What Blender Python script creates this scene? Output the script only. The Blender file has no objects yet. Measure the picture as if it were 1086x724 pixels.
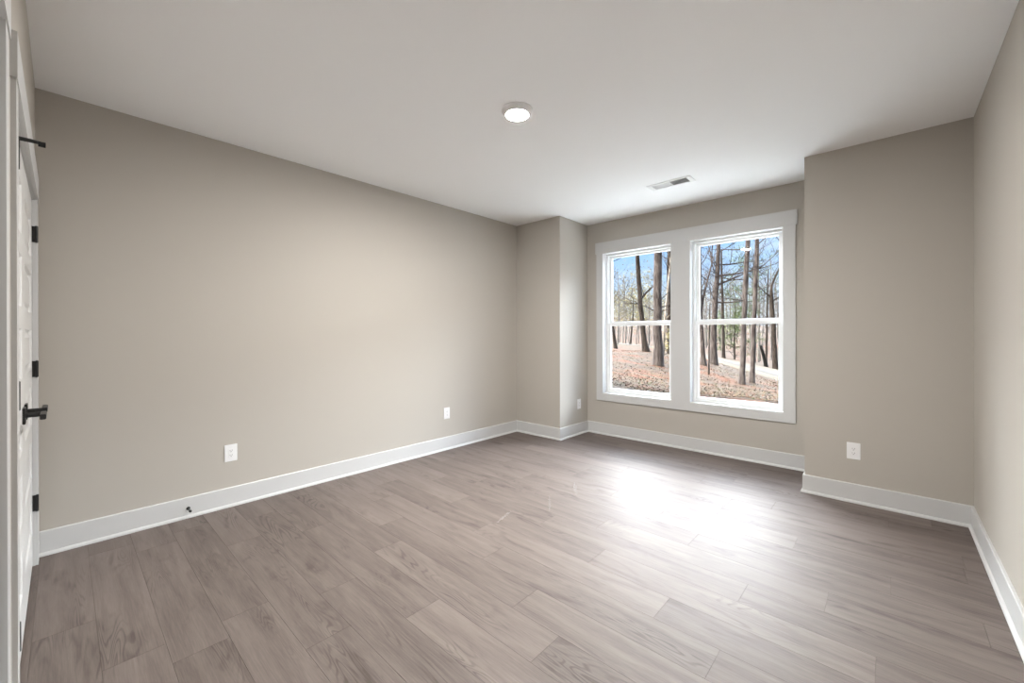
import bpy, bmesh, math, random
import numpy as np
from mathutils import Vector, Matrix, noise

# ------------------------------------------------------------------ camera, sky, sun, exposure
SC = bpy.context.scene
COL = SC.collection
F = 436.034; PY0 = 354.48; PITCH = -0.001; ROLL = -0.0017; YAW = 0.7425
CAM = Vector((3.6751, 0.1784, 1.2973))
_fw = Vector((-math.sin(YAW) * math.cos(PITCH), math.cos(YAW) * math.cos(PITCH), math.sin(PITCH)))
_rt = _fw.cross(Vector((0, 0, 1))).normalized()
_up = _rt.cross(_fw)
RT = _rt * math.cos(ROLL) + _up * math.sin(ROLL)
UP = -_rt * math.sin(ROLL) + _up * math.cos(ROLL)
cd = bpy.data.cameras.new('camera')
cam = bpy.data.objects.new('camera', cd); COL.objects.link(cam)
cam.matrix_world = Matrix((( RT.x, UP.x, -_fw.x, CAM.x), (RT.y, UP.y, -_fw.y, CAM.y), (RT.z, UP.z, -_fw.z, CAM.z), (0, 0, 0, 1)))
cd.sensor_width = 36; cd.lens = F / 1086 * 36
cd.shift_y = -(362 - PY0) / 1086
cd.clip_start = 0.02; cd.clip_end = 500
SC.camera = cam

def ray(px, py, t):
    "a point out in the woods at depth t along a sight line"
    return CAM + (_fw * F + RT * (px - 543) - UP * (py - PY0)) / F * t

SC.view_settings.view_transform = 'Standard'
SC.view_settings.look = 'None'
SC.view_settings.gamma = 1
SC.view_settings.use_curve_mapping = False
SC.view_settings.exposure = 0.91

LAMP_STRENGTH = 1340
SKY_LOW, SKY_HIGH = .69, 32.0
SUN = 13.0

world = bpy.data.worlds.new('sky'); SC.world = world
world.use_nodes = True
nt = world.node_tree; nt.nodes.clear()
tc = nt.nodes.new('ShaderNodeTexCoord'); sep = nt.nodes.new('ShaderNodeSeparateXYZ')
nt.links.new(tc.outputs['Generated'], sep.inputs[0])
ramp = nt.nodes.new('ShaderNodeValToRGB'); nt.links.new(sep.outputs['Z'], ramp.inputs[0])
el = ramp.color_ramp.elements
el[0].position = 0.0; el[0].color = (.80, .88, .97, 1)
el[1].position = 0.20; el[1].color = (.31, .56, .95, 1)
e = el.new(0.07); e.color = (.62, .78, .97, 1)
e = el.new(0.9); e.color = (.55, .72, 1.0, 1)
cn = nt.nodes.new('ShaderNodeTexNoise'); cn.inputs['Scale'].default_value = 3; cn.inputs['Detail'].default_value = 6
mpn = nt.nodes.new('ShaderNodeMapping'); mpn.inputs['Scale'].default_value = (1, 1, 5)
nt.links.new(tc.outputs['Generated'], mpn.inputs[0]); nt.links.new(mpn.outputs[0], cn.inputs['Vector'])
cr = nt.nodes.new('ShaderNodeMapRange'); cr.inputs[1].default_value = .5; cr.inputs[2].default_value = .75; cr.inputs[4].default_value = .45
nt.links.new(cn.outputs[0], cr.inputs[0])
mx = nt.nodes.new('ShaderNodeMix'); mx.data_type = 'RGBA'
nt.links.new(cr.outputs[0], mx.inputs[0]); nt.links.new(ramp.outputs[0], mx.inputs[6]); mx.inputs[7].default_value = (.9, .94, 1, 1)
def _mr(v, a, b, c=0, d=1):
    q = nt.nodes.new('ShaderNodeMapRange'); q.interpolation_type = 'SMOOTHSTEP'; nt.links.new(v, q.inputs[0])
    for i, x in enumerate((a, b, c, d)): q.inputs[i + 1].default_value = x
    return q.outputs[0]
def _mm(op, a, b):
    q = nt.nodes.new('ShaderNodeMath'); q.operation = op
    for i, x in enumerate((a, b)):
        if isinstance(x, (int, float)): q.inputs[i].default_value = x
        else: nt.links.new(x, q.inputs[i])
    return q.outputs[0]
# unseen bright bank added to the sky, pours extra light into the windows
bank = _mm('MULTIPLY', _mm('MULTIPLY', _mr(sep.outputs['Z'], .245, .31), _mr(sep.outputs['Z'], .90, .50)), _mr(_mm('SUBTRACT', _mm('MULTIPLY', sep.outputs['Y'], .90), _mm('MULTIPLY', sep.outputs['X'], .42)), .05, .55))
stv = _mm('ADD', SKY_LOW, _mm('MULTIPLY', bank, SKY_HIGH))
mb = nt.nodes.new('ShaderNodeMix'); mb.data_type = 'RGBA'
nt.links.new(bank, mb.inputs[0]); nt.links.new(mx.outputs[2], mb.inputs[6]); mb.inputs[7].default_value = (.93, .97, 1, 1)
bg = nt.nodes.new('ShaderNodeBackground'); out = nt.nodes.new('ShaderNodeOutputWorld')
nt.links.new(mb.outputs[2], bg.inputs[0]); nt.links.new(stv, bg.inputs[1]); nt.links.new(bg.outputs[0], out.inputs[0])

sd = bpy.data.lights.new('sun', 'SUN'); sun = bpy.data.objects.new('sun', sd); COL.objects.link(sun)
sd.energy = SUN; sd.angle = math.radians(.6); sd.color = (1, .95, .88)
SUNDIR = Vector((-.42, -.62, .66)).normalized()
sun.rotation_euler = SUNDIR.to_track_quat('Z', 'Y').to_euler()
sun.location = (0, -8, 14)

# ------------------------------------------------------------------ helpers
def mat(name, col, rough=.6, spec=.5, bump=None, metal=0):
    m = bpy.data.materials.new(name); m.use_nodes = True
    b = m.node_tree.nodes['Principled BSDF']
    b.inputs['Base Color'].default_value = (*col, 1)
    b.inputs['Roughness'].default_value = rough
    b.inputs['Specular IOR Level'].default_value = spec
    b.inputs['Metallic'].default_value = metal
    n = m.node_tree.nodes; l = m.node_tree.links
    t = n.new('ShaderNodeTexCoord')
    ns = n.new('ShaderNodeTexNoise'); ns.inputs['Scale'].default_value = (bump or (60, .02))[0]; ns.inputs['Detail'].default_value = 3
    l.new(t.outputs['Object'], ns.inputs['Vector'])
    bp = n.new('ShaderNodeBump'); bp.inputs['Strength'].default_value = (bump or (60, .02))[1]; bp.inputs['Distance'].default_value = .002
    l.new(ns.outputs[0], bp.inputs['Height']); l.new(bp.outputs[0], b.inputs['Normal'])
    return m

M_WALL = mat('beige_wall_paint', (.450, .420, .376), .75, .25, (220, .06))
M_CEIL = mat('white_ceiling_paint', (.91, .91, .91), .9, .1, (160, .06))
M_TRIM = mat('white_trim_paint', (.56, .56, .555), .38, .45)
M_DOOR = mat('white_door_paint', (.70, .70, .69), .30, .5)
M_VINYL = mat('white_window_vinyl', (.82, .83, .83), .35, .5)
M_PLATE = mat('white_outlet_plastic', (.80, .80, .80), .3, .5)
M_SLOT = mat('dark_outlet_slot', (.05, .05, .05), .6)
M_BLACK = mat('matte_black_metal', (.012, .012, .012), .35, .5)
M_RUBBER = mat('black_rubber', (.015, .015, .015), .7, .3)
M_VENT = mat('white_register_metal', (.80, .80, .79), .4)
M_DUCT = mat('galvanised_duct', (.62, .62, .62), .6)
M_SIDING = mat('grey_siding', (.5, .5, .48), .7)
M_ROOF = mat('dark_roof_shingle', (.08, .08, .08), .9)

def lens_mat():
    m = bpy.data.materials.new('glowing_lamp_lens'); m.use_nodes = True
    n = m.node_tree.nodes; l = m.node_tree.links; n.clear()
    e = n.new('ShaderNodeEmission'); e.inputs[0].default_value = (1, .98, .95, 1); e.inputs[1].default_value = LAMP_STRENGTH
    o = n.new('ShaderNodeOutputMaterial'); l.new(e.outputs[0], o.inputs[0])
    return m
M_LENS = lens_mat()

def glass_mat():
    m = bpy.data.materials.new('window_glass'); m.use_nodes = True
    n = m.node_tree.nodes; l = m.node_tree.links; n.clear()
    tr = n.new('ShaderNodeBsdfTransparent'); tr.inputs[0].default_value = (.97, .98, .98, 1)
    gl = n.new('ShaderNodeBsdfGlossy'); gl.inputs['Roughness'].default_value = .01
    fr = n.new('ShaderNodeFresnel'); fr.inputs[0].default_value = 1.45
    mxs = n.new('ShaderNodeMixShader'); o = n.new('ShaderNodeOutputMaterial')
    ml = n.new('ShaderNodeMath'); ml.operation = 'MULTIPLY'; ml.inputs[1].default_value = .3; l.new(fr.outputs[0], ml.inputs[0]); l.new(ml.outputs[0], mxs.inputs[0]); l.new(tr.outputs[0], mxs.inputs[1]); l.new(gl.outputs[0], mxs.inputs[2]); l.new(mxs.outputs[0], o.inputs[0])
    return m
M_GLASS = glass_mat()

def floor_mat():
    m = bpy.data.materials.new('grey_oak_planks'); m.use_nodes = True
    n = m.node_tree.nodes; l = m.node_tree.links; b = n['Principled BSDF']
    t = n.new('ShaderNodeTexCoord'); at = n.new('ShaderNodeAttribute'); at.attribute_name = 'board'
    off = n.new('ShaderNodeVectorMath'); off.operation = 'MULTIPLY_ADD'; off.inputs[1].default_value = (37, 23, 0)
    l.new(at.outputs['Color'], off.inputs[0]); l.new(t.outputs['Object'], off.inputs[2])
    sx = n.new('ShaderNodeSeparateColor'); l.new(at.outputs['Color'], sx.inputs[0])
    def nz(scale, sc, det=4, rough=.55, dist=0):
        mp = n.new('ShaderNodeMapping'); mp.inputs['Scale'].default_value = scale; l.new(off.outputs[0], mp.inputs[0])
        q = n.new('ShaderNodeTexNoise'); q.inputs['Scale'].default_value = sc; q.inputs['Detail'].default_value = det
        q.inputs['Roughness'].default_value = rough; q.inputs['Distortion'].default_value = dist
        l.new(mp.outputs[0], q.inputs['Vector']); return q.outputs[0]
    def mr(v, a, b_, c, d):
        q = n.new('ShaderNodeMapRange'); l.new(v, q.inputs[0])
        for i, x in enumerate((a, b_, c, d)): q.inputs[i + 1].default_value = x
        return q.outputs[0]
    def mth(op, a, b_):
        q = n.new('ShaderNodeMath'); q.operation = op
        for i, x in enumerate((a, b_)):
            if isinstance(x, (int, float)): q.inputs[i].default_value = x
            elif x is not None: l.new(x, q.inputs[i])
        return q.outputs[0]
    streak = mr(nz((.9, 9, 1), 1.6, 6, .62, .5), .30, .70, 0, 1)
    fine = mr(nz((3.5, 85, 1), 2.2, 5, .7), .34, .66, 0, 1)
    blot = mr(nz((1.4, 5, 1), 1.8, 3, .5, .8), .58, .78, 0, 1)      # dark smoky patches
    field = nz((.9, 7.5, 1), 1.1, 2, .45, .5)
    rings = mth('SINE', mth('MULTIPLY', field, 150), None)           # cathedral rings
    ringm = mth('MULTIPLY', mr(rings, .1, 1, 0, 1), mr(nz((.9, 3.2, 1), 1.5, 2), .52, .66, 0, 1))
    v = mth('MULTIPLY', streak, .46)
    v = mth('ADD', mth('ADD', v, .025), mth('MULTIPLY', fine, .34))
    v = mth('ADD', v, mth('MULTIPLY', sx.outputs[0], .22))
    v = mth('SUBTRACT', v, mth('MULTIPLY', blot, .40))
    v = mth('SUBTRACT', v, mth('MULTIPLY', ringm, .36))
    rp = n.new('ShaderNodeValToRGB'); l.new(v, rp.inputs[0])
    q = rp.color_ramp.elements
    q[0].position = 0; q[0].color = (.076, .059, .051, 1)
    q[1].position = 1; q[1].color = (.205, .170, .151, 1)
    w = q.new(.45); w.color = (.136, .110, .097, 1)
    l.new(rp.outputs[0], b.inputs['Base Color'])
    rr = mr(fine, 0, 1, .50, .62); l.new(rr, b.inputs['Roughness'])
    b.inputs['Specular IOR Level'].default_value = .24
    bp = n.new('ShaderNodeBump'); bp.inputs['Strength'].default_value = .12; bp.inputs['Distance'].default_value = .001
    l.new(fine, bp.inputs['Height']); l.new(bp.outputs[0], b.inputs['Normal'])
    return m

def link(name, bm, m, parent=None, smooth=False):
    me = bpy.data.meshes.new(name); bm.normal_update(); bm.to_mesh(me); bm.free()
    o = bpy.data.objects.new(name, me); COL.objects.link(o)
    for mm in (m if isinstance(m, (list, tuple)) else [m]): me.materials.append(mm)
    if smooth:
        for p in me.polygons: p.use_smooth = True
    if parent: o.parent = parent
    return o
def box(bm, x0, x1, y0, y1, z0, z1, mi=0):
    v = [bm.verts.new((x, y, z)) for z in (z0, z1) for y in (y0, y1) for x in (x0, x1)]
    for f in ((0, 2, 3, 1), (4, 5, 7, 6), (0, 1, 5, 4), (2, 6, 7, 3), (0, 4, 6, 2), (1, 3, 7, 5)):
        bm.faces.new([v[i] for i in f]).material_index = mi
def boxes(lst):
    bm = bmesh.new()
    for b in lst: box(bm, *b)
    return bm
def bevel(bm, w, seg=2):
    bmesh.ops.bevel(bm, geom=list(bm.edges), offset=w, segments=seg, affect='EDGES', clamp_overlap=True)
    return bm
def cyl(bm, p0, p1, r0, r1=None, seg=16):
    tube(bm, [Vector(p0), Vector(p1)], [r0, r0 if r1 is None else r1], seg)
def tube(bm, pts, rad, seg=8, cap=True):
    rings = []
    for i, p in enumerate(pts):
        a = pts[max(i - 1, 0)]; c = pts[min(i + 1, len(pts) - 1)]
        d = (c - a).normalized()
        u = d.orthogonal().normalized() if i == 0 else (rings_u - d * rings_u.dot(d)).normalized()
        rings_u = u; w = d.cross(u)
        rings.append([bm.verts.new(p + (u * math.cos(k * 2 * math.pi / seg) + w * math.sin(k * 2 * math.pi / seg)) * rad[i]) for k in range(seg)])
    for a, b in zip(rings, rings[1:]):
        for k in range(seg): bm.faces.new((a[k], a[(k + 1) % seg], b[(k + 1) % seg], b[k]))
    if cap:
        bm.faces.new(rings[0][::-1]); bm.faces.new(rings[-1])
def struct(name, bm, m, parent=None, **k):
    o = link(name, bm, m, parent, **k)
    if not parent: o['kind'] = 'structure'
    return o
def tag(o, label, cat, group=None, kind=None):
    o['label'] = label; o['category'] = cat
    if group: o['group'] = group
    if kind: o['kind'] = kind
    return o
def empty(name, loc=(0, 0, 0), rot=(0, 0, 0)):
    o = bpy.data.objects.new(name, None); COL.objects.link(o); o.location = loc; o.rotation_euler = rot
    o.empty_display_size = .1
    return o

# ------------------------------------------------------------------ room shell
H = 2.74; P = 4.276; W = 4.902; A = .709; B = 3.163; P2 = 4.284; R = 4.091; HB = .1435
WT = .15
# floor: one face per board, laid as in the photo (rows .191 deep, boards 1.22 long)
random.seed(4)
Y0, PW, PL = 1.805, .1913, 1.22
JOINT = {-6: 1.45, -5: 1.905, -4: 1.58, -3: 2.048, -2: 1.41, -1: 2.356, 0: 3.163, 1: 2.88, 2: 2.415, 3: 3.135, 4: 3.451, 5: 2.764, 6: 3.68, 7: 3.246,
         8: 2.755, 9: 3.985, 10: 3.03, 11: 2.45}
bm = bmesh.new(); lay = bm.loops.layers.color.new('board')
for r in range(-10, 17):
    ya = Y0 + r * PW; yb = ya + PW
    ya = max(ya, -.1); yb = min(yb, W + .02)
    if yb <= ya: continue
    x = JOINT.get(r, random.random() * PL); x -= math.ceil((x + .05) / PL) * PL
    while x < R + .05:
        a = max(x, -.02); b = min(x + PL, R + .02)
        if b > a:
            c = (random.random(), random.random(), random.random(), 1)
            g = .0005
            v = [bm.verts.new(q) for q in ((a + g, ya + g, 0), (b - g, ya + g, 0), (b - g, yb - g, 0), (a + g, yb - g, 0))]
            lo = [bm.verts.new((q.co.x, q.co.y, -.004)) for q in v]
            f = bm.faces.new(v); f.material_index = 0
            for L in f.loops: L[lay] = c
            for k in range(4):
                s = bm.faces.new((v[k], lo[k], lo[(k + 1) % 4], v[(k + 1) % 4])); s.material_index = 1
        x += PL
box(bm, -.1, R + .1, -.1, W + .1, -.12, -.004, 1)
floor = struct('floor', bm, [floor_mat(), mat('dark_board_edge', (.10, .075, .06), .8)])

VX, VY = 2.13, 4.115          # ceiling register
bm = boxes([(-WT, VX - .17, -.3, W + WT, H, H + .12), (VX + .17, R + WT, -.3, W + WT, H, H + .12),
            (VX - .17, VX + .17, -.3, VY - .062, H, H + .12), (VX - .17, VX + .17, VY + .062, W + WT, H, H + .12)])
struct('ceiling', bm, M_CEIL)
struct('wall_left', boxes([(-WT, 0, -.3, W, -.1, H)]), M_WALL)
struct('wall_right', boxes([(R, R + WT, -.3, W, -.1, H)]), M_WALL)
struct('wall_bump_left', boxes([(0, A, P, W, -.1, H)]), M_WALL)
struct('wall_bump_right', boxes([(B, R, P2, W, -.1, H)]), M_WALL)
# window wall with its two openings
X1, X2, X3, X4, ZB, ZT = .94, 1.835, 2.035, 2.925, .527, 2.338
struct('wall_window', boxes([(-WT, X1, W, W + WT, -.1, H), (X2, X3, W, W + WT, -.1, H), (X4, R + WT, W, W + WT, -.1, H),
    (X1, X2, W, W + WT, -.1, ZB), (X3, X4, W, W + WT, -.1, ZB), (X1, X2, W, W + WT, ZT, H), (X3, X4, W, W + WT, ZT, H)]), M_WALL)

# back wall runs very slightly out of square: everything on it is laid out in its own frame
BO = Vector((0, .0665, 0)); BR = .0030
def on_back(o): o.location = BO; o.rotation_euler = (0, 0, BR); return o
DX0, DX1, DT = .137, 1.669, 2.056       # closet opening
EX0, EX1 = 2.105, 2.95                  # second doorway
on_back(struct('wall_back', boxes([(-.2, DX0 - .015, -.115, 0, -.1, H), (DX1 + .015, EX0 - .015, -.115, 0, -.1, H), (EX1 + .015, R + .15, -.115, 0, -.1, H),
    (DX0 - .015, DX1 + .015, -.115, 0, DT + .015, H), (EX0 - .015, EX1 + .015, -.115, 0, DT + .015, H)]), M_WALL))
struct('wall_closet', boxes([(-WT, R + WT, -.5, -.3, -.12, H + .12), (-WT, R + WT, -.3, .0, -.12, -.1)]), M_WALL)
# rest of the house above and around the room
struct('wall_upper_storey', boxes([(-11, 9, -6, W + WT + .0, H + .12, 7.2)]), M_SIDING)
bm = bmesh.new()
v = [bm.verts.new(q) for q in ((-11.4, -6.4, 7.2), (9.4, -6.4, 7.2), (9.4, W + .6, 7.2), (-11.4, W + .6, 7.2), (-11.4, -.6, 9.4), (9.4, -.6, 9.4))]
for f in ((0, 3, 2, 1), (0, 1, 5, 4), (2, 3, 4, 5), (0, 4, 3), (1, 2, 5)): bm.faces.new([v[i] for i in f])
struct('roof', bm, M_ROOF)
struct('wall_foundation', boxes([(-11, 9, W - .6, W + WT, -1.2, -.12)]), M_SIDING)

# baseboards: flat board with eased top and a shoe moulding
def skirting(name, p0, p1, n, m0=0, m1=0):
    "run p0->p1 on the wall, n = normal into room; m0/m1: +1 outside corner, -1 inside corner, 0 butt"
    p0 = Vector((*p0, 0)); p1 = Vector((*p1, 0)); n = Vector((*n, 0)); d = (p1 - p0).normalized()
    prof = [(0, 0), (.027, 0), (.0265, .008), (.023, .015), (.018, .019), (.014, .020), (.014, HB - .004), (.011, HB), (0, HB)]
    bm = bmesh.new(); r = []
    for p, mm, s in ((p0, m0, -1), (p1, m1, 1)):
        r.append([bm.verts.new(p + n * o + d * s * o * mm + Vector((0, 0, z))) for o, z in prof])
    k = len(prof)
    for i in range(k): bm.faces.new((r[0][i], r[0][(i + 1) % k], r[1][(i + 1) % k], r[1][i]))
    bm.faces.new(r[0][::-1]); bm.faces.new(r[1])
    bmesh.ops.recalc_face_normals(bm, faces=bm.faces)
    return struct(name, bm, M_TRIM)
skirting('baseboard_left', (0, .064), (0, P), (1, 0), 0, -1)
skirting('baseboard_bump_left', (0, P), (A, P), (0, -1), -1, 1)
skirting('baseboard_bump_left_side', (A, P), (A, W), (1, 0), 1, -1)
skirting('baseboard_window', (A, W), (B, W), (0, -1), -1, -1)
skirting('baseboard_bump_right_side', (B, W), (B, P2), (-1, 0), -1, 1)
skirting('baseboard_bump_right', (B, P2), (R, P2), (0, -1), 1, -1)
skirting('baseboard_right', (R, P2), (R, .1), (-1, 0), -1, 0)
o = skirting('baseboard_back', (1.775, 0), (1.99, 0), (0, 1)); on_back(o)
o = skirting('baseboard_back', (3.06, 0), (4.04, 0), (0, 1)); on_back(o)

# ------------------------------------------------------------------ windows
CY = W - .018
bm = boxes([(X1 - .085, X1, CY, W, ZB - .09, ZT), (X2, X3, CY, W, ZB, ZT), (X4, X4 + .092, CY, W, ZB - .09, ZT),
            (X1, X4, CY, W, ZB - .09, ZB)])
for b in ((X1 - .10, X4 + .107, CY - .003, W, ZT, ZT + .14),): box(bm, *b)
struct('trim_1', bm, M_TRIM)
def window(name, xa, xb):
    root = empty(name, ((xa + xb) / 2, W, ZB)); root['kind'] = 'structure'
    ox, oy, oz = root.location
    def L(lst, nm, m, par=None, bv=.0015):
        bm = boxes([(a - ox, b - ox, c - oy, d - oy, e - oz, f - oz) for a, b, c, d, e, f in lst])
        if bv: bevel(bm, bv, 1)
        return link(nm, bm, m, par or root)
    ja = W + .075                   # white return boards lining the opening
    t = .008
    L([(xa, xa + t, CY, ja, ZB, ZT), (xb - t, xb, CY, ja, ZB, ZT), (xa + t, xb - t, CY, ja, ZT - t, ZT), (xa + t, xb - t, CY, ja, ZB, ZB + t)], 'window_return', M_TRIM, bv=0)
    fw = .030; ya, yb = ja, W + WT + .01
    L([(xa, xa + fw, ya, yb, ZB, ZT), (xb - fw, xb, ya, yb, ZB, ZT), (xa + fw, xb - fw, ya, yb, ZT - fw, ZT), (xa + fw, xb - fw, ya, yb, ZB, ZB + .03)], 'window_frame', M_VINYL)
    zm = 1.42; s = .034
    a, b = xa + fw, xb - fw
    # upper sash sits outside, lower sash inside
    us = L([(a, a + s, yb - .035, yb - .008, zm - .02, ZT - fw), (b - s, b, yb - .035, yb - .008, zm - .02, ZT - fw),
            (a + s, b - s, yb - .035, yb - .008, ZT - fw - .026, ZT - fw), (a + s, b - s, yb - .035, yb - .008, zm - .02, zm + .036)], 'upper_sash', M_VINYL)
    L([(a + s, b - s, yb - .024, yb - .020, zm + .036, ZT - fw - .026)], 'window_pane', M_GLASS, us, bv=0)
    ls = L([(a, a + s, ya + .012, ya + .042, ZB + .03, zm + .016), (b - s, b, ya + .012, ya + .042, ZB + .03, zm + .016),
            (a + s, b - s, ya + .012, ya + .042, ZB + .03, ZB + .062), (a + s, b - s, ya + .012, ya + .042, zm - .022, zm + .016)], 'lower_sash', M_VINYL)
    L([(a + s, b - s, ya + .025, ya + .029, ZB + .062, zm - .022)], 'window_pane', M_GLASS, ls, bv=0)
    for q in (.25, .75):
        xm = a + (b - a) * q
        L([(xm - .028, xm + .028, ya + .016, ya + .040, zm + .0162, zm + .026)], 'sash_lock', M_VINYL, ls, bv=.002)
    return root
window('window_1', X1, X2)
window('window_2', X3, X4)

# ------------------------------------------------------------------ back wall doors
def casing(name, xa, xb):
    c = .012; w = .09
    bm = boxes([(xa - w, xa - .004, 0, c, 0, DT + .004), (xb + .004, xb + w, 0, c, 0, DT + .004)])
    box(bm, xa - w - .013, xb + w + .013, 0, c + .003, DT + .004, DT + .14)
    for b in ((xa - .018, xa, -.115, 0, 0, DT), (xb, xb + .018, -.115, 0, 0, DT), (xa - .018, xb + .018, -.115, 0, DT, DT + .018)): box(bm, *b)
    return on_back(struct(name, bm, M_TRIM))
casing('trim_2', DX0, DX1)
casing('trim_3', EX0, EX1)

def leaf_mesh(w, h):
    "six-panel moulded leaf in local x 0..w, front face at y=0"
    bm = bmesh.new()
    st = .105; rail = .09; bot = .20; top = .13; n = 6
    ph = (h - bot - top - rail * (n - 1)) / n
    T = .035
    box(bm, 0, st, -T, 0, 0, h); box(bm, w - st, w, -T, 0, 0, h)
    z = bot
    box(bm, st, w - st, -T, 0, 0, bot); box(bm, st, w - st, -T, 0, h - top, h)
    for i in range(n):
        x0, x1, z0, z1 = st, w - st, z, z + ph
        rings = []
        for ins, y in ((0, 0), (.010, -.009), (.022, -.009), (.040, -.003)):
            rings.append([bm.verts.new(q) for q in ((x0 + ins, y, z0 + ins), (x1 - ins, y, z0 + ins), (x1 - ins, y, z1 - ins), (x0 + ins, y, z1 - ins))])
        for a, b in zip(rings, rings[1:]):
            for k in range(4): bm.faces.new((a[k], a[(k + 1) % 4], b[(k + 1) % 4], b[k]))
        bm.faces.new(rings[-1])
        box(bm, x0, x1, -T, -.020, z0, z1)
        z += ph
        if i < n - 1: box(bm, st, w - st, -T, 0, z, z + rail); z += rail
    bmesh.ops.recalc_face_normals(bm, faces=bm.faces)
    return bm
DF = -.010      # leaf face stands this far behind the wall plane
def hinge(parent, x, side, z, pin=False):
    "side: +1 when the jamb lies towards +x"
    bm = bmesh.new()
    cyl(bm, (x, .008 - DF, z - .045), (x, .008 - DF, z + .045), .0065, seg=14)
    for q in (-.047, .045): cyl(bm, (x, .008 - DF, z + q), (x, .008 - DF, z + q + .002), .0045, seg=12)
    box(bm, x - .0012, x + .0012, -.022, .008 - DF, z - .0445, z + .0445)
    box(bm, min(x, x + side * .0018), max(x, x + side * .0018), -.02, .004 - DF, z - .0445, z + .0445)
    for q in (-.03, 0, .03):
        cyl(bm, (x - side * .0012, -.006, z + q), (x - side * .0022, -.006, z + q), .0035, seg=8)
    return link('hinge', bm, M_BLACK, parent)
def lever(parent, x, sgn, z):
    bm = boxes([(x - .033, x + .033, 0, .009, z - .034, z + .034)]); bevel(bm, .0015)
    h = link('door_handle', bm, M_BLACK, parent)
    bm = bmesh.new(); cyl(bm, (x, .009, z), (x, .056, z), .0105, seg=18)
    link('handle_neck', bm, M_BLACK, h)
    bm = boxes([(min(x - sgn * .012, x + sgn * .105), max(x - sgn * .012, x + sgn * .105), .050, .068, z - .011, z + .011)]); bevel(bm, .002)
    link('lever', bm, M_BLACK, h)
HZ = (.352, 1.106, 1.862)
def leaf(name, xa, w, side, pinstop=False, handle=True, mirror=1):
    root = link(name, leaf_mesh(w, DT - .014), M_DOOR)
    root['kind'] = 'structure'
    root.matrix_world = Matrix.Translation(BO) @ Matrix.Rotation(BR, 4, 'Z') @ Matrix.Translation((xa, DF, .012))
    hx = -.0015 if side < 0 else w + .0015
    for z in HZ: hinge(root, hx, side, z - .012)
    if handle: lever(root, w - .07 if side < 0 else .07, -1 if side < 0 else 1, 0.955 - .012)
    if pinstop:
        zt = HZ[2] - .012 + .047
        bm = bmesh.new(); y = .008 - DF
        cyl(bm, (hx, y, zt), (hx, y, zt + .006), .0095, seg=16)
        tube(bm, [Vector((hx, y, zt + .004)), Vector((hx + .001, y + .028, zt + .004)), Vector((hx - .002, y + .052, zt + .004))], [.0065, .0060, .0050], 12)
        ps = link('hinge_stop', bm, M_BLACK, root)
        bm = bmesh.new()
        cyl(bm, (hx - .002, y + .044, zt + .001), (hx - .003, y + .060, zt + .001), .0085, .0085, 16)
        link('rubber_pad', bm, M_RUBBER, ps)
    return root
lw = (DX1 - DX0 - .008) / 2
leaf('door_1', DX0 + .003, lw - .001, -1)
leaf('door_2', DX0 + .003 + lw + .002, lw - .001, 1, pinstop=True)
leaf('door_3', EX0 + .003, EX1 - EX0 - .006, 1, handle=False)

# ------------------------------------------------------------------ recessed ceiling light
def ring_lathe(bm, prof, seg=48, mi=0):
    rs = [[bm.verts.new((r * math.cos(2 * math.pi * k / seg), r * math.sin(2 * math.pi * k / seg), z)) for k in range(seg)] for r, z in prof]
    for a, b in zip(rs, rs[1:]):
        for k in range(seg): bm.faces.new((a[k], a[(k + 1) % seg], b[(k + 1) % seg], b[k])).material_index = mi
    return rs
lamp = empty('ceiling_light', (1.905, 2.16, H))
tag(lamp, 'round white disc ceiling light glowing on the white ceiling', 'ceiling light')
bm = bmesh.new()
ring_lathe(bm, [(.001, 0), (.102, 0), (.102, -.004), (.099, -.010), (.086, -.023), (.076, -.031), (.071, -.032), (.070, -.027)])
link('trim_ring', bm, M_PLATE, lamp, smooth=True)
bm = bmesh.new()
rs = ring_lathe(bm, [(.070, -.029), (.066, -.0322), (.045, -.0340), (.015, -.0346)])
bm.faces.new(rs[-1])
bmesh.ops.recalc_face_normals(bm, faces=bm.faces)
link('lens', bm, M_LENS, lamp, smooth=True)

# ------------------------------------------------------------------ ceiling register
vent = empty('ceiling_vent', (VX, VY, H))
tag(vent, 'white rectangular two way air register set in the ceiling near the window', 'air vent')
bm = boxes([(-.208, -.162, -.085, .085, -.006, -.0005), (.162, .208, -.085, .085, -.006, -.0005),
            (-.162, .162, -.085, -.058, -.006, -.0005), (-.162, .162, .058, .085, -.006, -.0005), (-.006, .006, -.058, .058, -.006, .0)])
bevel(bm, .0012, 1)
link('register_frame', bm, M_VENT, vent)
for s in (-1, 1):
    bm = bmesh.new()
    n = 12
    for i in range(n):
        xc = s * (.014 + (.142) * (i + .5) / n)
        lo = (xc + s * .005, -.005); hi = (xc - s * .005, .007)
        v = []
        for y in (-.058, .058):
            for (x, z), dx in ((lo, -.0006), (lo, .0006), (hi, .0006), (hi, -.0006)): v.append(bm.verts.new((x + dx, y, z)))
        for f in ((0, 1, 2, 3), (7, 6, 5, 4), (0, 4, 5, 1), (1, 5, 6, 2), (2, 6, 7, 3), (3, 7, 4, 0)): bm.faces.new([v[k] for k in f])
    link('louver_bank', bm, M_VENT, vent)
bm = boxes([(-.166, .166, -.061, .061, .115, .118), (-.168, -.166, -.061, .061, .001, .118), (.166, .168, -.061, .061, .001, .118),
            (-.166, .166, -.0615, -.060, .001, .118), (-.166, .166, .060, .0615, .001, .118)])
link('duct_boot', bm, M_DUCT, vent)

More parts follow.
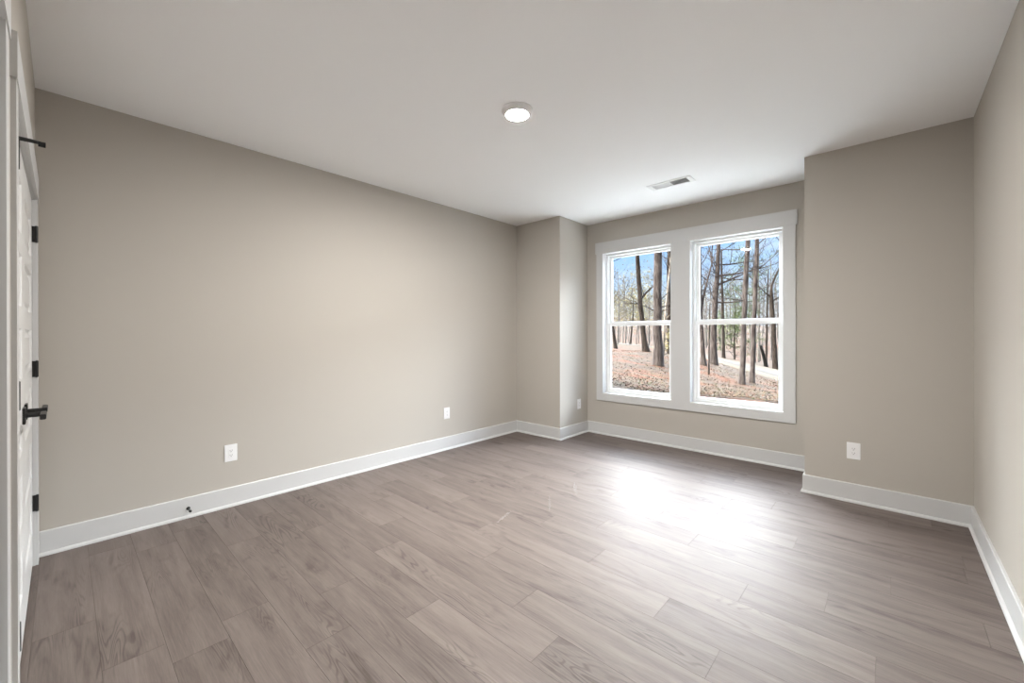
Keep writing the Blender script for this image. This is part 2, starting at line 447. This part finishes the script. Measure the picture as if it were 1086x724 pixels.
# ------------------------------------------------------------------ outlets
def outlet(loc, rz, label):
    root = empty('wall_outlet', loc, (0, 0, rz))       # local +y points into the room
    tag(root, label, 'outlet', 'duplex outlets low on the walls')
    bm = boxes([(-.041, .041, 0, .0055, -.0635, .0635)]); bevel(bm, .002)
    link('cover_plate', bm, M_PLATE, root)
    bm = boxes([(-.0165, .0165, .005, .0078, -.0335, .0335)]); bevel(bm, .001)
    fc = link('receptacle', bm, M_PLATE, root)
    bm = bmesh.new()
    for z in (-.017, .017):
        box(bm, -.0078, -.0055, .0072, .0081, z - .002, z + .007)
        box(bm, .0055, .0078, .0072, .0081, z - .001, z + .006)
        cyl(bm, (0, .0070, z - .008), (0, .0081, z - .008), .0028, seg=10)
    link('slot', bm, M_SLOT, fc)
    for z in (-.048, .048):
        bm = bmesh.new(); cyl(bm, (0, .005, z), (0, .0062, z), .003, seg=10)
        link('screw', bm, M_PLATE, root)
    return root
outlet((0, 1.031, .402), -math.pi / 2, 'white outlet low on the long wall, nearer the closet doors and the door stop')
outlet((0, 3.092, .407), -math.pi / 2, 'small white outlet on the long wall close to the far corner')
outlet((A, 4.69, .39), -math.pi / 2, 'white outlet on the narrow side of the left wall bump beside the window')
outlet((3.472, P2, .394), math.pi, 'white outlet on the wall to the right of the window')

# door stop screwed into the baseboard
ds = empty('door_stop', (.014, .772, .066), (0, 0, 0))
tag(ds, 'small black door stop sticking out of the left baseboard', 'door stop')
bm = bmesh.new(); tube(bm, [Vector((x, 0, 0)) for x in (0, .004, .009, .012)], [.0125, .012, .009, .0055], 20)
link('base_flange', bm, M_BLACK, ds, smooth=True)
bm = bmesh.new(); cyl(bm, (.010, 0, 0), (.064, 0, 0), .0042, seg=12); link('rod', bm, M_BLACK, ds)
bm = bmesh.new(); tube(bm, [Vector((x, 0, 0)) for x in (.060, .063, .074, .078)], [.006, .0085, .0085, .006], 16); link('rubber_tip', bm, M_RUBBER, ds)

# ------------------------------------------------------------------ the land outside
ctrl = []
def C(px, py, t): ctrl.append(tuple(ray(px, py, t)))
for x in (-14, -6, 0, 4, 9, 16): ctrl.append((x, W + .1, -.55 if x > -4 else -.3))
for q in ((651, 412, 11.5), (711, 421, 11), (741, 427, 10.5), (827, 433, 10), (620, 405, 12), (880, 438, 10),
          (651, 392, 18), (711, 402, 17), (741, 411, 15), (827, 420, 14), (651, 374, 30), (620, 372, 30),
          (698, 387, 21), (685, 372, 28), (787, 408, 18), (797, 405, 19), (757, 384, 28), (746, 386, 26),
          (640, 363, 46), (684, 366.5, 46), (711, 369.5, 46), (741, 375, 45), (785, 383, 45), (830, 392, 45), (880, 402, 44), (560, 361, 46),
          (640, 366, 40), (684, 369, 40), (711, 372, 38), (741, 379, 36), (760, 386, 32), (800, 398, 30), (830, 409, 28), (880, 425, 26),
          (600, 362, 70), (700, 364, 70), (800, 374, 70), (880, 384, 70),
          (500, 342, 130), (620, 342, 130), (740, 344, 130), (820, 346, 130), (920, 350, 130)): C(*q)
ctrl = np.array(ctrl)
def tps_fit(c):
    n = len(c); d = np.linalg.norm(c[:, None, :2] - c[None, :, :2], axis=2)
    K = np.where(d > 0, d * d * np.log(np.maximum(d, 1e-9)), 0) + np.eye(n) * 2.0
    Pm = np.c_[np.ones(n), c[:, :2]]
    Am = np.block([[K, Pm], [Pm.T, np.zeros((3, 3))]])
    return np.linalg.solve(Am, np.r_[c[:, 2], 0, 0, 0])
TPS = tps_fit(ctrl)
def land(x, y):
    d = np.hypot(ctrl[:, 0] - x, ctrl[:, 1] - y)
    k = np.where(d > 0, d * d * np.log(np.maximum(d, 1e-9)), 0)
    return float(k @ TPS[:-3] + TPS[-3] + TPS[-2] * x + TPS[-1] * y)
def ground_mat():
    m = bpy.data.materials.new('leaf_litter_and_clay'); m.use_nodes = True
    n = m.node_tree.nodes; l = m.node_tree.links; b = n['Principled BSDF']
    t = n.new('ShaderNodeTexCoord')
    def nz(sc, det=5, rough=.6, scale=(1, 1, 1)):
        mp = n.new('ShaderNodeMapping'); mp.inputs['Scale'].default_value = scale; l.new(t.outputs['Object'], mp.inputs[0])
        q = n.new('ShaderNodeTexNoise'); q.inputs['Scale'].default_value = sc; q.inputs['Detail'].default_value = det; q.inputs['Roughness'].default_value = rough
        l.new(mp.outputs[0], q.inputs['Vector']); return q.outputs[0]
    def mr(v, a, b_):
        q = n.new('ShaderNodeMapRange'); l.new(v, q.inputs[0]); q.inputs[1].default_value = a; q.inputs[2].default_value = b_; return q.outputs[0]
    def mix(f, a, b_):
        q = n.new('ShaderNodeMix'); q.data_type = 'RGBA'; l.new(f, q.inputs[0])
        for i, x in ((6, a), (7, b_)):
            if isinstance(x, tuple): q.inputs[i].default_value = x
            else: l.new(x, q.inputs[i])
        return q.outputs[2]
    c = mix(mr(nz(3.2, 6, .75), .40, .60), (.019, .012, .008, 1), (.080, .055, .036, 1))
    c = mix(mr(nz(.35, 5, .6, (1, 2.2, 1)), .50, .60), c, (.088, .029, .010, 1))
    c = mix(mr(nz(.5, 5, .7), .60, .68), c, (.045, .046, .020, 1))
    c = mix(mr(nz(9, 4, .7), .54, .62), c, (.012, .008, .006, 1))
    l.new(c, b.inputs['Base Color']); b.inputs['Roughness'].default_value = .95; b.inputs['Specular IOR Level'].default_value = .1
    bp = n.new('ShaderNodeBump'); bp.inputs['Strength'].default_value = .6; bp.inputs['Distance'].default_value = .08
    l.new(nz(8), bp.inputs['Height']); l.new(bp.outputs[0], b.inputs['Normal'])
    return m
xs = np.concatenate([np.linspace(-110, -32, 40), np.linspace(-30, 12, 150), np.linspace(14, 60, 24)])
ys = np.concatenate([[W + WT - .1], np.linspace(W + .5, 50, 150), np.linspace(51.5, 150, 60)])
bm = bmesh.new(); g = []
for y in ys:
    row = []
    for x in xs:
        z = land(x, y) + .05 * noise.noise(Vector((x * .9, y * .9, 0))) + .02 * noise.noise(Vector((x * 3, y * 3, 5)))
        row.append(bm.verts.new((x, y, z)))
    g.append(row)
for a, b in zip(g, g[1:]):
    for k in range(len(xs) - 1): bm.faces.new((a[k], a[k + 1], b[k + 1], b[k]))
struct('ground', bm, ground_mat(), smooth=True)

# pale unseen slab added under the windows to bounce light up to the ceiling
bm = bmesh.new(); g = []
for i in range(30):
    g.append([bm.verts.new((x, y, land(x, y) + .09 - (.5 if k in (0, 30) or i in (0, 29) else 0)))
              for y in (W + WT + .02 + 4.3 * i / 29,) for k, x in enumerate(np.linspace(-5, 9, 31))])
for a, b in zip(g, g[1:]):
    for k in range(30): bm.faces.new((a[k], a[k + 1], b[k + 1], b[k]))
struct('bounce_slab', bm, mat('pale_bounce_slab', (.74, .73, .70), .9, .2, (30, .3)))

def strip(name, top, bot, f0, f1, m, lift, n=40):
    def at(poly, s):
        s *= len(poly) - 1; i = min(int(s), len(poly) - 2); q = s - i
        return poly[i] * (1 - q) + poly[i + 1] * q
    bm = bmesh.new(); rows = []
    for i in range(n + 1):
        a = at(top, i / n); b = at(bot, i / n); r = []
        for k in range(7):
            p = a.lerp(b, f0 + (f1 - f0) * k / 6)
            r.append(bm.verts.new((p.x, p.y, land(p.x, p.y) + lift + (-.5 if k in (0, 6) else 0))))
        rows.append(r)
    for a, b in zip(rows, rows[1:]):
        for k in range(6): bm.faces.new((a[k], b[k], b[k + 1], a[k + 1]))
    bmesh.ops.recalc_face_normals(bm, faces=bm.faces)
    return struct(name, bm, m, smooth=True)
top = [ray(*q) for q in ((560, 360, 46), (640, 363, 46), (684, 366.5, 46), (711, 369.5, 46), (741, 375, 45), (785, 383, 45), (830, 392, 45), (880, 402, 44))]
bot = [ray(*q) for q in ((560, 365, 41), (640, 366, 41), (684, 369, 40), (711, 372, 38), (741, 379, 36), (765, 387, 32), (815, 402, 29.5), (860, 418, 27))]
M_STRAW = mat('dry_straw_verge', (.075, .061, .042), .95, .1, (6, .8))
M_ROAD = mat('pale_gravel_road', (.062, .056, .051), .95, .1, (9, .6))
strip('verge', top, bot, 0, 1, M_STRAW, .07)
strip('road', top, bot, .38, .72, M_ROAD, .11)

# ------------------------------------------------------------------ trees
def bark(name, a, b):
    m = bpy.data.materials.new(name); m.use_nodes = True
    n = m.node_tree.nodes; l = m.node_tree.links; p = n['Principled BSDF']
    t = n.new('ShaderNodeTexCoord'); mp = n.new('ShaderNodeMapping'); mp.inputs['Scale'].default_value = (1, 1, .22)
    q = n.new('ShaderNodeTexNoise'); q.inputs['Scale'].default_value = 14; q.inputs['Detail'].default_value = 5
    r = n.new('ShaderNodeValToRGB'); r.color_ramp.elements[0].position = .38; r.color_ramp.elements[1].position = .62
    r.color_ramp.elements[0].color = (*a, 1); r.color_ramp.elements[1].color = (*b, 1)
    l.new(t.outputs['Object'], mp.inputs[0]); l.new(mp.outputs[0], q.inputs['Vector']); l.new(q.outputs[0], r.inputs[0]); l.new(r.outputs[0], p.inputs['Base Color'])
    p.inputs['Roughness'].default_value = .95; p.inputs['Specular IOR Level'].default_value = .1
    bp = n.new('ShaderNodeBump'); bp.inputs['Strength'].default_value = .8; bp.inputs['Distance'].default_value = .03
    l.new(q.outputs[0], bp.inputs['Height']); l.new(bp.outputs[0], p.inputs['Normal'])
    return m
BK_DARK = bark('dark_bark', (0.0116, 0.0093, 0.0080), (0.0429, 0.0332, 0.0271))
BK_GREY = bark('grey_brown_bark', (0.0259, 0.0198, 0.0179), (0.0786, 0.0653, 0.0591))
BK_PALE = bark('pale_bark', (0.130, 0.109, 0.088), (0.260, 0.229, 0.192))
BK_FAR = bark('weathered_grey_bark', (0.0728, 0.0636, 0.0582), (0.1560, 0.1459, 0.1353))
BK_BLACK = bark('charred_bark', (.003, .003, .003), (.01, .009, .008))
def leafm(name, c):
    m = mat(name, c, .8, .1); return m
LF_YEL = leafm('young_yellow_leaves', (0.221, 0.196, 0.093))
LF_ORG = leafm('orange_buds', (0.221, 0.102, 0.051))
LF_GRN = leafm('pine_needles', (0.076, 0.105, 0.037))

def limb(bm, tips, p, d, ln, r, depth, rng, up=.25, seg=5):
    n = 4; pts = [p.copy()]; q = p.copy(); dd = d.normalized()
    for i in range(n):
        dd = (dd + Vector((rng.uniform(-1, 1), rng.uniform(-1, 1), rng.uniform(-.6, .9))) * .20 + Vector((0, 0, up * .15))).normalized()
        q = q + dd * ln / n; pts.append(q.copy())
    tube(bm, pts, [r * (1 - .75 * i / n) for i in range(n + 1)], seg, cap=False)
    tips.append(pts[-1])
    if depth > 0:
        for k in range(rng.randint(3, 4)):
            i = rng.randint(1, n); s = pts[i]; base = (pts[i] - pts[i - 1]).normalized()
            nd = (base + Vector((rng.uniform(-1, 1), rng.uniform(-1, 1), rng.uniform(-.3, 1))) * .9).normalized()
            limb(bm, tips, s, nd, ln * rng.uniform(.4, .65), max(r * .42, .004), depth - 1, rng, up, 3 if depth < 3 else 4)
def leaves(tips, rng, n, size, spread, flat=False):
    bm = bmesh.new()
    for tp in tips:
        for _ in range(n):
            c = tp + Vector((rng.gauss(0, spread), rng.gauss(0, spread), rng.gauss(0, spread * .6)))
            u = Vector((rng.uniform(-1, 1), rng.uniform(-1, 1), rng.uniform(-1, 1))).normalized(); w = u.orthogonal().normalized()
            s = size * rng.uniform(.6, 1.3)
            if flat: w = w * .35
            v = [bm.verts.new(c + u * s), bm.verts.new(c + w * s * .5), bm.verts.new(c - u * s), bm.verts.new(c - w * s * .5)]
            bm.faces.new(v)
    return bm
def tree(name, label, path, t, widths, m, seed, branches=(), auto=0, amin=.3, alen=2.5, depth=2, lf=None, group=None, cat='tree'):
    """path: sight-line points (px, py) of the trunk at depth t, foot first; widths: trunk diameters in metres.
       branches: (fraction up the trunk, side, lift, length, radius)"""
    rng = random.Random(seed)
    pts = [ray(px, py, t) for px, py in path]
    foot = pts[0].copy(); foot.z = land(foot.x, foot.y)
    pts[0] = foot.copy()
    root = empty(name, foot); tag(root, label, cat, group)
    loc = [q - foot for q in pts]
    # subdivide with a little wander, root flare at the foot
    P_ = [Vector((0, 0, -.25)), Vector((0, 0, .05))]; R_ = [widths[0] * .75, widths[0] * .60]
    tot = sum((b - a).length for a, b in zip(loc, loc[1:])); acc = 0
    for a, b, wa, wb in zip(loc, loc[1:], widths, widths[1:]):
        k = max(2, int((b - a).length / .8))
        for i in range(1, k + 1):
            q = a.lerp(b, i / k); w = wa + (wb - wa) * i / k
            P_.append(q + Vector((rng.uniform(-1, 1), rng.uniform(-1, 1), 0)) * w * .07); R_.append(w / 2)
    bm = bmesh.new(); tube(bm, P_, R_, 12)
    link('trunk', bm, m, root, smooth=True)
    bm = bmesh.new(); tips = []
    def on(fr):
        s = fr * (len(P_) - 1); i = min(int(s), len(P_) - 2); return P_[i].lerp(P_[i + 1], s - i), R_[i]
    for fr, side, away, lift, ln, r in branches:
        p, _ = on(fr); d = (RT * side + _fw * away + Vector((0, 0, lift)))
        limb(bm, tips, p, d, ln, r, depth, rng, .2)
    for k in range(auto):
        fr = rng.uniform(amin, 1); p, rr = on(fr); a = rng.uniform(0, 6.283)
        d = Vector((math.cos(a), math.sin(a), rng.uniform(-.05, .8)))
        limb(bm, tips, p, d, alen * rng.uniform(.6, 1.3), min(rr * .35, .03), depth, rng)
    if tips: link('branches', bm, m, root)
    else: bm.free()
    if lf and tips:
        lm, n, size, spread = lf
        link('foliage', leaves(tips, rng, n, size, spread, lm is LF_GRN), lm, root)
    return root

# left window
tree('tree', 'dark crooked trunk with a snapped stub branch, left of the thickest trunk',
     [(685, 372), (682.5, 355), (680.5, 335), (678.5, 312), (677, 290), (675.5, 262), (676, 225)], 28, [.46, .34, .32, .31, .30, .26, .2], BK_DARK, 1,
     branches=((.47, -1, .1, .15, .9, .05), (.50, .8, -.2, .6, 1.3, .10)), auto=7, amin=.6, alen=3)
tree('tree', 'thickest straight grey trunk standing on the bank in the left window',
     [(698, 387), (697.5, 350), (697, 310), (698, 268), (699, 200)], 21, [.50, .44, .42, .40, .32], BK_GREY, 2, auto=22, amin=.35, alen=2.6, depth=2)
tree('tree', 'thin pale trunk leaning right, just right of the thickest trunk',
     [(702, 372), (705, 340), (708, 310), (711, 280), (715, 230)], 24, [.14, .12, .12, .11, .08], BK_PALE, 3, auto=10, amin=.3, alen=2)
tree('tree', 'dark upright trunk at the far right edge of the left window',
     [(710, 378), (709.5, 340), (709, 300), (709.5, 262), (710, 220)], 30, [.30, .27, .25, .22, .18], BK_DARK, 4, auto=10, amin=.3, alen=3)
tree('tree', 'dark slanting trunk at the far left edge of the left window',
     [(653, 367), (650, 350), (646, 320), (643, 280)], 36, [.30, .26, .22, .16], BK_DARK, 5, auto=7, amin=.5, alen=3)
tree('tree', 'slim dark sapling leaning right behind the crest, left of the crooked trunk',
     [(668.5, 367), (669.5, 355), (671, 340), (672, 315)], 44, [.22, .18, .15, .08], BK_DARK, 6, auto=7, amin=.4, alen=2.5)
# right window
tree('tree', 'forked reddish grey trunk at the left edge of the right window',
     [(746.5, 386), (745, 365), (743.5, 340), (742.5, 300), (742, 255), (742, 210)], 25, [.30, .24, .22, .20, .18, .14], BK_GREY, 7,
     branches=((.42, .55, .1, 1.25, 3.9, .10),), auto=6, amin=.5, alen=2.5)
tree('tree', 'tall grey trunk with long level branches, second from the left in the right window',
     [(757, 385), (757, 360), (757.5, 335), (759, 310), (761.5, 285), (762, 262), (763, 215)], 27, [.46, .38, .36, .33, .28, .24, .18], BK_GREY, 8,
     branches=((.67, 1, .1, .05, 3.6, .06), (.60, 1, -.1, .10, 3.4, .07), (.54, 1, .1, .35, 3.4, .07), (.44, 1, 0, -.12, 2.8, .06), (.64, -.7, 0, .7, 1.6, .05)), auto=11, amin=.4, alen=2.4)
tree('tree', 'thin dark straight sapling standing in front of the second trunk in the right window',
     [(751.8, 397), (752, 372), (752.3, 345), (752.5, 322)], 20, [.075, .07, .06, .03], BK_DARK, 9, auto=5, amin=.55, alen=1.0, depth=1)
tree('tree', 'slim dark trunk just left of the green pine behind the straw verge',
     [(767.5, 378), (767, 355), (766.5, 330), (765.5, 300), (765, 265)], 46, [.34, .30, .28, .24, .16], BK_DARK, 10, auto=12, amin=.3, alen=4)
tree('tree', 'left one of two tall slender pines close together in the right window',
     [(787, 408), (787.8, 380), (789, 345), (790.5, 310), (792, 275), (793.2, 245), (795, 200)], 18, [.24, .21, .205, .20, .195, .185, .16], BK_GREY, 11,
     branches=((.60, -1, .1, .05, 1.6, .03), (.66, .9, 0, -.35, 1.0, .025), (.50, -1, 0, .1, 1.4, .03)), auto=4, amin=.45, alen=1.5)
tree('tree', 'right one of two tall slender pines close together in the right window',
     [(797.5, 405), (798.5, 380), (799.5, 345), (801, 310), (802.5, 275), (803.5, 245), (805, 200)], 19, [.22, .20, .19, .185, .18, .17, .15], BK_GREY, 12,
     branches=((.55, 1, .1, .12, 2.0, .03), (.64, .8, 0, .6, 1.6, .03)), auto=5, amin=.45, alen=1.6)
tree('tree', 'dark forked trunk near the right edge of the right window',
     [(822.5, 391), (821.5, 370), (820.5, 345), (818, 318), (818.5, 300)], 44, [.52, .44, .42, .40, .2], BK_DARK, 13,
     branches=((.97, .3, 0, 1, 4.5, .14), (.8, .9, 0, .7, 3.5, .08), (.85, -.8, 0, .5, 3, .08)), auto=8, amin=.5, alen=4)
tree('tree', 'slim dark trunk left of the forked one beyond the road',
     [(812.5, 389), (813, 365), (813.5, 340), (814, 310), (815, 285)], 46, [.26, .22, .20, .16, .1], BK_DARK, 14, auto=10, amin=.3, alen=3.5)
tree('dead_trunk', 'short black broken trunk leaning left beyond the road in the right window',
     [(812.5, 387), (809.5, 376), (806.5, 366)], 44.5, [.36, .32, .26], BK_BLACK, 15, cat='dead tree')
tree('pine_tree', 'small green pine beyond the verge, left of the two slender pines',
     [(779, 381), (779, 360), (779.5, 335), (780, 312)], 48, [.2, .16, .12, .05], BK_DARK, 16, auto=42, amin=.12, alen=1.9, depth=1, lf=(LF_GRN, 16, .17, .35), cat='pine tree')
tree('pine_tree', 'taller thin green pine crown behind the gap between the two slender pines',
     [(800, 386), (800, 340), (799, 300), (799, 268)], 50, [.3, .25, .18, .08], BK_DARK, 17, auto=26, amin=.5, alen=3.0, depth=1, lf=(LF_GRN, 10, .2, .45), cat='pine tree')
tree('budding_tree', 'yellow leafed young tree at the left edge of the left window',
     [(655, 366), (656, 340), (657, 315), (657, 300)], 42, [.16, .14, .1, .05], BK_FAR, 18, auto=22, amin=.45, alen=3.0, depth=2, lf=(LF_YEL, 3, .075, .4), cat='tree')
tree('budding_tree', 'yellow green leafed young tree between the crooked and the thickest trunks',
     [(688, 370), (688, 345), (689, 325), (689, 308)], 46, [.16, .14, .1, .05], BK_FAR, 19, auto=22, amin=.3, alen=2.6, depth=2, lf=(LF_YEL, 3, .07, .4), cat='tree')
tree('budding_bush', 'yellow green bush at the foot of the pale leaning trunk',
     [(704, 374), (704.5, 366), (705, 358)], 26, [.05, .04, .02], BK_DARK, 20, auto=16, amin=.2, alen=.6, depth=1, lf=(LF_YEL, 4, .06, .14), cat='bush')

# distant woods: a few prototypes copied as individuals
def far_proto(seed, h, lean, nb, lfm=None):
    rng = random.Random(seed); bm = bmesh.new(); tips = []
    pts = [Vector((lean * (i / 8) ** 1.4 * h + rng.uniform(-.08, .08), rng.uniform(-.08, .08), -.3 + (h + .3) * i / 8)) for i in range(9)]
    r0 = .017 * h / 2
    tube(bm, pts, [r0 * (1 - .8 * i / 8) + .01 for i in range(9)], 7)
    for k in range(nb):
        fr = rng.uniform(.22, 1) * 8; i = min(int(fr), 7); p = pts[i].lerp(pts[i + 1], fr - i); a = rng.uniform(0, 6.283)
        limb(bm, tips, p, Vector((math.cos(a), math.sin(a), rng.uniform(.1, 1.0))), h * rng.uniform(.12, .24), .022, 2, rng)
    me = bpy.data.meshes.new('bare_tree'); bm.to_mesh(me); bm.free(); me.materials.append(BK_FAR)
    lme = None
    if lfm:
        b2 = leaves(tips, rng, 1, .13, .3); lme = bpy.data.meshes.new('foliage'); b2.to_mesh(lme); b2.free(); lme.materials.append(lfm)
    return me, lme
protos = [far_proto(31, 12, .03, 20), far_proto(32, 14, -.04, 22), far_proto(33, 10, .06, 18), far_proto(34, 13, .0, 20),
          far_proto(35, 11, .02, 20, LF_YEL), far_proto(36, 9, -.05, 20, LF_YEL)]
rng = random.Random(77)
def far_tree(px, t, k, side):
    me, lme = protos[k]
    p = ray(px, 360, t); z = land(p.x, p.y)
    s = rng.uniform(.65, .95) if side == 'l' else rng.uniform(.8, 1.15)
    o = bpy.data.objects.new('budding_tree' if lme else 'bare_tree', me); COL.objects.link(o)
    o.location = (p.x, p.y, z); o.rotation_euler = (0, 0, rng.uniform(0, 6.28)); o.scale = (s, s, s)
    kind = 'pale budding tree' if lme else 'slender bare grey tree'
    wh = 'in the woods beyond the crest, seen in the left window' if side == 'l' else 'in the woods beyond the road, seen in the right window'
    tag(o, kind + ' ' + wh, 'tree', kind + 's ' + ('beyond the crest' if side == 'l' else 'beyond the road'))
    if lme:
        f = bpy.data.objects.new('foliage', lme); COL.objects.link(f); f.parent = o
placed = []
def plant(n, pa, pb, kinds, side):
    k = 0
    for _ in range(n * 12):
        px = rng.uniform(pa, pb); t = 48 + 72 * rng.random() ** .8
        p = ray(px, 360, t)
        if all((p.x - a) ** 2 + (p.y - b) ** 2 > 7 for a, b in placed):
            placed.append((p.x, p.y)); far_tree(px, t, rng.choice(kinds), side); k += 1
            if k == n: return
plant(70, 640, 722, (0, 2, 3, 4, 5, 4, 5), 'l')
plant(90, 730, 845, (0, 1, 2, 3, 0, 1, 2, 3, 4), 'r')

# leaf litter, bark bits and twigs strewn over the bank
rng = random.Random(5)
bm = bmesh.new()
for _ in range(30000):
    px = rng.uniform(600, 870); t = 11.5 + 22 * rng.random() ** 1.6
    p = ray(px, 360, t)
    if p.y < 11: continue
    z = land(p.x, p.y)
    u = Vector((rng.uniform(-1, 1), rng.uniform(-1, 1), rng.uniform(-.1, .5))).normalized(); w = u.cross(Vector((rng.uniform(-.4, .4), rng.uniform(-.4, .4), 1))).normalized()
    s_ = rng.uniform(.015, .045); c = Vector((p.x, p.y, z + .05 + .05 * noise.noise(Vector((p.x * .9, p.y * .9, 0)))))
    f = bm.faces.new([bm.verts.new(c + u * s_), bm.verts.new(c + w * s_ * .6), bm.verts.new(c - u * s_), bm.verts.new(c - w * s_ * .6)])
    f.material_index = rng.choice((0, 0, 0, 1, 1, 2, 3, 3))
lit = link('leaf_litter', bm, [mat('tan_dead_leaves', (.085, .065, .047), .9, .1), mat('rust_dead_leaves', (.085, .036, .018), .9, .1),
                               mat('grass_blades', (.055, .060, .022), .9, .1), mat('dark_dead_leaves', (.032, .022, .017), .9, .1)])
tag(lit, 'tan and rust coloured dead leaves strewn over the bank outside', 'leaves', kind='stuff')

# faint pale streaks overlaid on the floor boards as see-through strips
def floor_at(px, py):
    d = _fw * F + RT * (px - 543) - UP * (py - PY0)
    return CAM + d * ((0 - CAM.z) / d.z)
M_STREAK = bpy.data.materials.new('pale_streak_film'); M_STREAK.use_nodes = True
_b = M_STREAK.node_tree.nodes['Principled BSDF']; _b.inputs['Base Color'].default_value = (.55, .50, .46, 1); _b.inputs['Roughness'].default_value = .6
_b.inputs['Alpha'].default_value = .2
for (x0, y0, x1, y1, w0), lb in (((526, 555, 543, 541, .012), 'faint slanting pale streak on the floor, nearest the camera of the three streaks'),
                                 ((582.5, 525, 583, 541, .010), 'faint pale streak on the floor, between the two other streaks'),
                                 ((609, 511, 611, 526, .014), 'faint pale streak on the floor, nearest the window of the three streaks')):
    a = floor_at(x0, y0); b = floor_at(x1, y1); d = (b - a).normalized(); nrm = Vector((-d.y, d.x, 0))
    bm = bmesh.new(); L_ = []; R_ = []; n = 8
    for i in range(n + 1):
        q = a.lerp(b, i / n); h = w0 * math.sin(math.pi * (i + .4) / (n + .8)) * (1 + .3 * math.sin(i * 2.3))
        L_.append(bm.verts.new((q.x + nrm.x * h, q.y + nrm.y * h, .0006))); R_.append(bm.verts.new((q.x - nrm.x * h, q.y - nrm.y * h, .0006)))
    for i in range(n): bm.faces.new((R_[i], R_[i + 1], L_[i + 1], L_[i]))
    tag(link('floor_streak', bm, M_STREAK), lb, 'mark')
